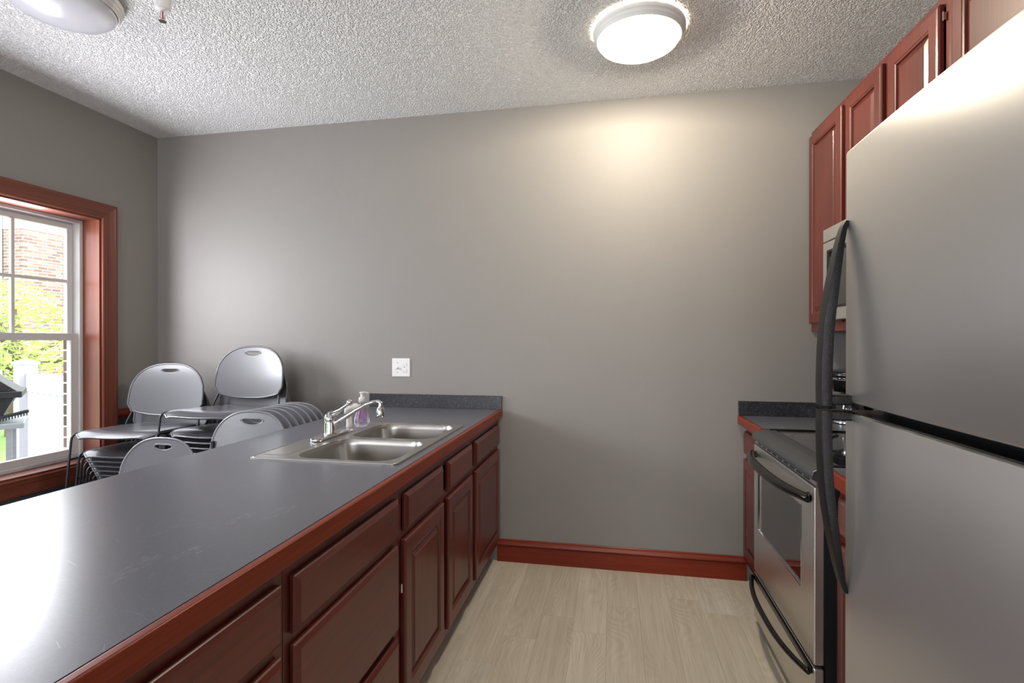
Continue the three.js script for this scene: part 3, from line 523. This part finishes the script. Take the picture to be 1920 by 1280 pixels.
// ---------------------------------------------------------------- coffee maker in the corner
{
  const g = thing('coffee_maker', 'small black and silver drip coffee maker on the corner countertop', 'coffee maker', [1.185, 0.919, -2.92]);
  part('base', lathe([[0, 0.03], [0.07, 0.03], [0.085, 0.024], [0.09, 0], [0, 0]], 32), M.black, g);
  part('base_trim', lathe([[0.0895, 0.004], [0.0915, 0.006], [0.089, 0.016], [0.087, 0.016]], 32), M.chrome, g);
  part('column', box(0.02, 0.085, 0.02, 0.2, -0.05, 0.05, 0.01), M.black, g);
  part('filter_head', lathe([[0, 0.262], [0.09, 0.262], [0.1, 0.254], [0.098, 0.235], [0.088, 0.205], [0.076, 0.16], [0, 0.16]], 36), M.black, g);
  part('trim_band', lathe([[0.093, 0.218], [0.0955, 0.22], [0.0975, 0.23], [0.096, 0.231]], 36), M.chrome, g);
  part('lid', lathe([[0, 0.274], [0.06, 0.272], [0.088, 0.264], [0.09, 0.261], [0, 0.261]], 32), M.greyTrim, g);
  part('carafe', lathe([[0.0, 0.032], [0.055, 0.033], [0.066, 0.05], [0.066, 0.08], [0.055, 0.12], [0.05, 0.145], [0.048, 0.145], [0.053, 0.12], [0.064, 0.08], [0.064, 0.05], [0.054, 0.035], [0.0, 0.034]], 32), M.clearPlastic, g);
  part('carafe_band', lathe([[0.051, 0.135], [0.0535, 0.136], [0.0525, 0.15], [0.049, 0.15]], 32), M.chrome, g);
  part('carafe_handle', rod([[-0.05, 0.14, 0.01], [-0.1, 0.14, 0.02], [-0.105, 0.07, 0.022], [-0.065, 0.06, 0.012]], 0.007, 0.025), M.black, g);
}
// ---------------------------------------------------------------- switch and outlet plate
{
  const g = thing('outlet_plate', 'white double wall plate with a toggle switch and a duplex outlet', 'outlet', [-1.307, 1.166, ZB]);
  part('plate', slab(-0.06, 0.06, -0.058, 0.058, [[0, 0], [0, 0.004], [0.004, 0.0065]]), M.whitePlastic, g);
  part('toggle', [box(-0.028, -0.018, -0.012, 0.012, 0.006, 0.0075, 0.0005), new THREE.BoxGeometry(0.008, 0.009, 0.02).rotateX(0.45).translate(-0.023, -0.003, 0.013)], M.whitePlastic, g);
  for (const y of [0.0195, -0.0195]) {
    const r = part('receptacle', extrude((() => { const s = new THREE.Shape(); s.absarc(0, 0, 0.0172, -0.75, 0.75); s.absarc(0, 0, 0.0172, Math.PI - 0.75, Math.PI + 0.75); s.closePath(); return s; })(), 0.0015, 0.0006, 14).rotateZ(Q * 0).translate(0.023, y, 0.0064), M.whitePlastic, g);
    part('slot', [box(0.0155, 0.0175, y, y + 0.008, 0.0075, 0.0084), box(0.0285, 0.0305, y + 0.001, y + 0.008, 0.0075, 0.0084), new THREE.CylinderGeometry(0.0022, 0.0022, 0.001, 10).rotateX(Q).translate(0.023, y - 0.007, 0.008)], M.slot, r);
  }
  for (const [x, y] of [[-0.023, 0.03], [-0.023, -0.03], [0.023, 0]]) part('screw', new THREE.CylinderGeometry(0.0026, 0.0026, 0.0012, 12).rotateX(Q).translate(x, y, 0.0068), M.greyTrim, g);
}
// ---------------------------------------------------------------- ceiling lamps and sprinkler
function ceilingLamp(label, x, z, on) {
  const g = thing('ceiling_lamp', label, 'ceiling lamp', [x, HC, z], 0);
  part('mounting_pan', lathe([[0, 0], [0.13, 0], [0.135, -0.004], [0.135, -0.018], [0, -0.018]], 48), M.lampRing, g);
  part('trim_ring', lathe([[0.1815, -0.058], [0.184, -0.061], [0.188, -0.058], [0.189, -0.05], [0.192, -0.049], [0.1945, -0.045], [0.195, -0.036], [0.199, -0.035], [0.202, -0.03], [0.203, -0.02], [0.2, -0.011], [0.192, -0.011], [0.19, -0.02], [0.1815, -0.045], [0.1815, -0.058]], 72).translate(0, 0.005, 0), M.lampRing, g);
  part('lens', lathe([[0.172, -0.02], [0.18, -0.045], [0.1795, -0.06], [0.172, -0.073], [0.145, -0.089], [0.1, -0.1], [0.05, -0.106], [0, -0.107]], 64), on ? M.lensOn : M.lensOff, g);
  if (on) {
    const l = new THREE.PointLight(new THREE.Color().setRGB(1.0, 0.88, 0.69), LAMP, 0, 2); l.position.set(x, HC - 0.045, z); l.castShadow = true; l.shadow.radius = 3; l.shadow.mapSize.set(1024, 1024); scene.add(l);
  }
  return g;
}
ceilingLamp('lit round ceiling lamp glowing white above the kitchen aisle', 0.115, -2.415, true);
ceilingLamp('unlit round ceiling lamp with white ribbed ring near the window', -2.175, -1.73, false);
{
  const g = thing('fire_sprinkler', 'white fire sprinkler head with red glass bulb hanging from the ceiling', 'sprinkler', [-1.785, HC, -1.815]);
  part('escutcheon', lathe([[0, 0], [0.036, 0], [0.036, -0.004], [0.031, -0.02], [0.029, -0.062], [0.024, -0.07], [0, -0.07]], 32), M.whitePlastic, g);
  part('frame_arms', [rod([[-0.008, -0.068, 0], [-0.013, -0.085, 0], [-0.006, -0.108, 0]], 0.0022, 0.01), rod([[0.008, -0.068, 0], [0.013, -0.085, 0], [0.006, -0.108, 0]], 0.0022, 0.01), new THREE.CylinderGeometry(0.006, 0.006, 0.006, 12).translate(0, -0.109, 0)], M.chrome, g);
  part('glass_bulb', new THREE.CapsuleGeometry(0.0028, 0.026, 4, 10).translate(0, -0.088, 0), std(0xb02418, { roughness: 0.2 }), g);
  part('deflector', [new THREE.CylinderGeometry(0.014, 0.014, 0.0015, 24).translate(0, -0.113, 0)], M.chrome, g);
}

// ---------------------------------------------------------------- chairs
const nth = ['second', 'third', 'fourth', 'fifth', 'sixth', 'seventh', 'eighth', 'ninth', 'tenth', 'eleventh', 'twelfth', 'thirteenth', 'fourteenth'];
// local: faces +z, the back at z = -0.19, stands on y = 0
function backShell(w, y0, y1, hw, hy, hh, mat, name, parent) {
  const h = w / 2, H = y1 - y0, n = 32;
  const topY = (x) => { const t = Math.min(1, Math.abs(x) / h); return y0 + H * (0.40 + 0.60 * Math.pow(1 - Math.pow(t, 2.6), 1 / 2.1)); };
  const botY = (x) => { const t = Math.abs(x) / h; return y0 + H * (t > 0.9 ? 0.1 + (t - 0.9) * 1.2 : 0.09 * Math.pow(t / 0.9, 2.4)); };
  const deep = (x, y) => -0.19 - 0.17 * (y - y0) + 0.30 * x * x;         // reclined and hollow
  const hole = (x) => { const t = Math.min(1, Math.abs(x) / hw), c = Math.min(hy, botY(x) + 0.87 * (topY(x) - botY(x))); return t >= 1 ? [c, c] : [hy - hh * Math.sqrt(1 - t * t), hy + hh * 0.25 * Math.sqrt(1 - Math.pow(t, 6))]; };
  const xs = (u) => { const t = 2 * u - 1, e = Math.sin(t * Q); return h * (0.35 * t + 0.65 * e); };
  const sheet = (lo, hi, nv, off, f) => grid(n, nv, (u, v) => { const x = xs(u), y = lo(x) + (hi(x) - lo(x)) * v; return [x, y, deep(x, y) + off]; }, f);
  const T = 0.007, geos = [];
  for (const [off, f] of [[0, false], [-T, true]]) geos.push(sheet(botY, (x) => hole(x)[0], 8, off, f), sheet((x) => hole(x)[1], topY, 3, off, f));
  const out = []; for (let i = 0; i <= 30; i++) { const x = xs(i / 30); out.push(V(x, topY(x), deep(x, topY(x)) - T / 2)); } for (let i = 30; i >= 0; i--) { const x = xs(i / 30); out.push(V(x, botY(x), deep(x, botY(x)) - T / 2)); }
  const clean = out.filter((p, i) => i === 0 || p.distanceTo(out[i - 1]) > 0.002);
  geos.push(sweep([...clean, clean[0], clean[1]], 0.0065, 6));
  const rim = []; for (let i = 0; i <= 14; i++) { const x = -hw + 2 * hw * i / 14; rim.push(V(x, hole(x)[1], deep(x, hole(x)[1]) - T / 2)); } for (let i = 14; i >= 0; i--) { const x = -hw + 2 * hw * i / 14; rim.push(V(x, hole(x)[0], deep(x, hole(x)[0]) - T / 2)); }
  geos.push(sweep(rim, 0.0045, 6));
  return part(name, geos, mat, parent);
}
function seatShell(w, d, z1, y, mat, parent) {
  const h = w / 2, f = (off) => (u, v) => {
    const a = 2 * u - 1, b = v, k = Math.pow(1 - Math.pow(Math.abs(2 * b - 1), 5), 1 / 4), x = h * (0.9 + 0.1 * b) * a * (0.80 + 0.20 * k), z = z1 - d + d * b * (1 - 0.02 * a * a);
    const yy = y - 0.018 * (1 - b) + 0.010 * a * a - 0.03 * Math.pow(Math.max(0, b - 0.82) / 0.18, 2) - 0.012 * Math.pow(Math.abs(a), 6); return [x, yy + off, z];
  };
  const geos = [grid(18, 16, f(0), true), grid(18, 16, f(-0.008), false)];
  const ring = []; const F = f(-0.004); for (let i = 0; i <= 18; i++) ring.push(V(...F(i / 18, 0))); for (let i = 1; i <= 16; i++) ring.push(V(...F(1, i / 16))); for (let i = 17; i >= 0; i--) ring.push(V(...F(i / 18, 1))); for (let i = 15; i >= 0; i--) ring.push(V(...F(0, i / 16)));
  geos.push(sweep([...ring, ring[1]], 0.0065, 6));
  return part('seat', geos, mat, parent);
}
function stackChair(name, label, group, w, top, mat) {
  const g = thing(name, label, 'chair', [0, 0, 0], 0, group), h = w / 2;
  seatShell(w * 0.97, 0.42, 0.235, 0.452, mat, g);
  backShell(w, top - 0.315, top, w * 0.127, top - 0.034, 0.022, mat, 'backrest', g);
  for (const s of [-1, 1]) part('side_frame', rod([[s * (h - 0.035), top - 0.2, -0.207], [s * (h - 0.025), 0.51, -0.196], [s * (h - 0.004), 0.43, -0.16], [s * (h + 0.012), 0.008, -0.235], [s * (h + 0.016), 0.008, 0.25], [s * (h - 0.0), 0.437, 0.215], [s * (h - 0.005), 0.432, -0.13]], 0.0062, 0.035, 7), M.rodGrey, g);
  part('cross_bar', rod([[-h, 0.425, 0.12], [h, 0.425, 0.12]], 0.006), M.rodGrey, g);
  part('cross_bar', rod([[-h, 0.425, -0.1], [h, 0.425, -0.1]], 0.006), M.rodGrey, g);
  part('side_rail', rod([[-h - 0.006, 0.30, 0.226], [-h - 0.006, 0.30, -0.185]], 0.005), M.rodGrey, g);
  part('side_rail', rod([[h + 0.006, 0.30, 0.226], [h + 0.006, 0.30, -0.185]], 0.005), M.rodGrey, g);
  part('floor_bar', rod([[-h - 0.014, 0.008, -0.2], [h + 0.014, 0.008, -0.2]], 0.006), M.rodGrey, g);
  return g;
}
function copyOf(o, label, group) { const c = o.clone(); c.name = numbered(o.name.replace(/_\d+$/, '')); scene.add(c); c.userData = { ...o.userData, label, group }; return c; }
{
  const A = stackChair('stacking_chair', '', null, 0.468, 0.80, M.plastic);
  const stack = (x, z, turn, n, dy, dz, lift, where) => {
    const dir = V(Math.sin(turn), 0, Math.cos(turn));
    const put = (o, y, back) => { o.position.set(x - dir.x * back, y, z - dir.z * back); o.rotation.y = turn; };
    const top = taken.firstChair ? copyOf(A, '', null) : A; taken.firstChair = 1;
    put(top, lift, 0); tag(top, 'topmost grey plastic stacking chair ' + where); delete top.userData.group;
    for (let i = 0; i < n; i++) put(copyOf(A, 'grey chair, ' + nth[i] + ' from the top ' + where, 'chairs nested ' + where), (n - 1 - i) * dy, 0.03 + (i + 1) * dz);
  };
  stack(-2.70, -2.6, 0.16, 10, 0.0305, 0.018, 0.388, 'in the stack beside the window');
  stack(-2.22, -2.69, 0.0, 13, 0.0320, 0.0095, 0.497, 'in the taller stack against the grey wall');
  const B = stackChair('stacking_chair', 'single light grey chair standing alone in front of the tall stacks', null, 0.425, 0.862, M.plasticB);
  B.position.set(-2.135, 0, -1.93); B.rotation.y = 0;
}
{ // folded chairs standing upright in a row
  const h = 0.205, C = thing('folding_chair', 'folded light grey chair at the front of the row behind the sink counter', 'chair');
  backShell(0.41, 0.685, 0.985, 0.06, 0.945, 0.026, M.plasticB, 'backrest', C);
  part('seat', [new RoundedBoxGeometry(0.37, 0.38, 0.016, 3, 0.007).rotateX(-0.06).translate(0, 0.43, -0.185)], M.plasticB, C);
  for (const s of [-1, 1]) { part('front_leg', rod([[s * (h - 0.015), 0.84, -0.195], [s * (h - 0.012), 0.5, -0.2], [s * h, 0.01, -0.175]], 0.008, 0.05), M.rodGrey, C); part('rear_leg', rod([[s * (h - 0.03), 0.55, -0.2], [s * (h - 0.02), 0.01, -0.205]], 0.008), M.rodGrey, C); }
  part('stretcher', rod([[-h, 0.14, -0.182], [h, 0.14, -0.182]], 0.006), M.rodGrey, C); part('stretcher', rod([[-h + 0.02, 0.2, -0.204], [h - 0.02, 0.2, -0.204]], 0.006), M.rodGrey, C);
  for (let k = 0; k < 7; k++) { const o = k ? copyOf(C, 'folded light grey chair, ' + (k === 6 ? 'last' : ['first', 'second', 'third', 'fourth', 'fifth'][k - 1]) + ' behind the front one in the row by the counter', 'folded chairs in the row by the counter') : C; o.position.set(-1.745, 0, -2.06 - k * 0.06); }
}

// ---------------------------------------------------------------- outside
{
  const g = structure('ground_outside'); part('lawn', box(-40, -3.4, -0.3, -0.16, -40, 20), M.grass, g); part('patio', box(-6, -3.36, -0.16, -0.13, -5, 4), M.paving, g);
}
{ // fence post, and the fence running from it to the house
  const P = V(-5.5, 0, -4.03), E = V(-3.42, 0, -3.27), L = P.distanceTo(E), turn = Math.atan2(-(E.z - P.z), E.x - P.x);
  const post = thing('fence_post', 'thick white fence post with a flat cap outside the window', 'post', [P.x, -0.13, P.z], turn);
  part('shaft', box(-0.07, 0.07, 0, 1.25, -0.07, 0.07, 0.004), M.fenceWhite, post); part('cap', [box(-0.085, 0.085, 1.235, 1.262, -0.085, 0.085, 0.004), slab(-0.075, 0.075, -0.075, 0.075, [[0, 0], [0.07, 0.03]]).rotateX(-Q).translate(0, 1.262, 0)], M.fenceWhite, post);
  const f = thing('picket_fence', 'white picket fence panel beside the post outside the window', 'fence', [P.x, -0.13, P.z], turn);
  part('top_rail', box(0.072, L, 0.985, 1.155, -0.02, 0.02, 0.003), M.fenceWhite, f); part('bottom_rail', box(0.072, L, 0.08, 0.2, -0.02, 0.02, 0.003), M.fenceWhite, f);
  for (let x = 0.085; x + 0.09 < L; x += 0.138) part('picket', box(x, x + 0.092, 0.2, 0.985, -0.011, 0.011, 0.003), M.fenceWhite, f);
}
{ // barbecue: right end is in view
  const g = thing('barbecue_grill', 'dark charcoal barbecue grill with lid outside the window', 'grill', [-4.434, -0.13, -2.784], 0.885), s = (pts) => { const q = new THREE.Shape(); pts.forEach(([x, y], i) => (i ? q.lineTo(x, y) : q.moveTo(x, y))); q.closePath(); return q; };
  const ex = (pts, d) => extrude(s(pts), d, 0.006).translate(0, 0, -d / 2);
  part('firebox', ex([[-0.33, 1.07], [0.33, 1.07], [0.245, 0.9], [-0.245, 0.9]], 0.4), M.grill, g);
  part('lid', ex([[-0.345, 1.115], [0.345, 1.115], [0.11, 1.32], [-0.11, 1.32]], 0.42), M.grill, g);
  part('lid_rim', box(-0.37, 0.37, 1.07, 1.115, -0.225, 0.225, 0.008), M.grill, g);
  part('shelf', box(-0.62, 0.38, 0.855, 0.895, -0.22, 0.22, 0.008), M.grillGrey, g);
  for (const x of [-0.3, 0.3]) for (const z of [-0.18, 0.18]) part('leg', box(x - 0.015, x + 0.015, 0, 0.86, z - 0.015, z + 0.015), M.grillGrey, g);
  part('lid_handle', rod([[-0.15, 1.2, 0.21], [-0.15, 1.2, 0.26], [0.15, 1.2, 0.26], [0.15, 1.2, 0.21]], 0.01, 0.02), M.grillGrey, g);
}
{
  const g = thing('grill_brush', 'dark grill brush with bristles resting on the barbecue shelf', 'brush', [-4.27, 0.762, -2.85], 0.885);
  part('handle', new RoundedBoxGeometry(0.34, 0.016, 0.03, 2, 0.006).rotateZ(0.12).translate(-0.06, 0.028, 0.1), M.grill, g);
  part('head', new RoundedBoxGeometry(0.16, 0.02, 0.06, 2, 0.006).rotateZ(0.25).translate(0.17, 0.06, 0.1), M.grill, g);
  const br = []; for (let i = 0; i < 10; i++) for (let j = 0; j < 3; j++) br.push(new THREE.CylinderGeometry(0.0025, 0.0025, 0.026, 5).translate(0.102 + i * 0.015, 0.028 + i * 0.0038, 0.08 + j * 0.02)); part('bristles', br, M.grill, g);
}
{ // tree
  const g = thing('tree', 'leafy light green tree behind the white fence', 'tree', [-9.2, -0.16, -6.6]);
  part('trunk', sweep([[0, 0, 0], [0.05, 0.9, 0.02], [0.0, 1.5, 0.0], [0.1, 2.0, 0.1]].map((p) => V(...p)), [0.14, 0.11, 0.09, 0.05], 10), M.bark, g);
  const tips = [[1.2, 1.25, 0.6], [-1.1, 1.5, 0.6], [0.3, 1.75, -1.1], [0.9, 2.0, 1.1], [-0.6, 2.05, -0.1], [1.3, 1.3, -1.3], [0.2, 1.05, 1.3]];
  for (const t of tips) part('branch', sweep([V(0, 1.1, 0), V(t[0] * 0.5, 1.1 + (t[1] - 1.1) * 0.6, t[2] * 0.5), V(...t)], [0.05, 0.03, 0.012], 7), M.bark, g);
  const pos = [], q = new THREE.Quaternion(), e = new THREE.Euler();
  for (let i = 0; i < 5200; i++) {
    const t = tips[Math.floor(rnd() * tips.length)], r = Math.cbrt(rnd()), a = rnd() * 6.28, c = rr(-1, 1), sn = Math.sqrt(1 - c * c);
    const o = V(t[0] + Math.cos(a) * sn * r * 0.85, t[1] + c * r * 0.42, t[2] + Math.sin(a) * sn * r * 0.85), s = rr(0.05, 0.095); e.set(rr(-1.1, 1.1), rnd() * 6.28, rr(-0.6, 0.6)); q.setFromEuler(e);
    const P = [[-0.3, 0, 0], [0, 0.08, -0.9], [0.3, 0, 0], [0, 0, 0.9]].map((p) => V(...p).multiplyScalar(s).applyQuaternion(q).add(o).toArray());
    pos.push(...P[0], ...P[3], ...P[1], ...P[1], ...P[3], ...P[2]);
  }
  const lg = new THREE.BufferGeometry(); lg.setAttribute('position', new THREE.Float32BufferAttribute(pos, 3)); lg.computeVertexNormals();
  part('foliage', lg, M.leaf, g).userData.kind = 'stuff';
}
{ // neighbouring house: brick wing and sided wing
  const g = thing('neighbouring_house', 'brick house with white siding seen beyond the tree', 'building', [-14, -0.16, -10.2]);
  part('brick_wall', box(-3, 0, 0, 4.2, -7, 0), M.farBrick, g, 'z');
  part('upper_wall', box(-3, -0.02, 4.2, 6.6, -7, 0), M.siding, g, 'z'); part('eave', box(-3.2, 0.25, 6.6, 6.8, -7.2, 0.2), M.siding, g);
  part('side_wall', box(-3.4, -0.6, 0, 6.4, 0.02, 5), M.siding, g, 'z');
  for (let y = 0.3; y < 6.3; y += 0.2) part('siding_board', box(-0.6, -0.575, y, y + 0.192, 0.03, 5).rotateZ(0), M.siding, g, 'z');
  for (const [z, y] of [[-1.55, 2.2], [-3.4, 2.2], [-1.55, 0.5]]) {
    const w = part('window', [box(-0.01, 0.04, y, y + 1.25, z - 0.45, z - 0.4), box(-0.01, 0.04, y, y + 1.25, z + 0.4, z + 0.45), box(-0.01, 0.04, y, y + 0.05, z - 0.4, z + 0.4), box(-0.01, 0.04, y + 1.2, y + 1.25, z - 0.4, z + 0.4), box(-0.01, 0.035, y + 0.6, y + 0.65, z - 0.4, z + 0.4)], M.siding, g);
    part('pane', box(-0.01, 0.01, y + 0.65, y + 1.2, z - 0.4, z + 0.4), M.farGlass, w); part('pane', box(-0.01, 0.01, y + 0.05, y + 0.6, z - 0.4, z + 0.4), M.farGlass, w);
  }
}
scene.traverse((o) => { if (o.isMesh) o.castShadow = o.receiveShadow = true; });
renderer.render(scene, camera);
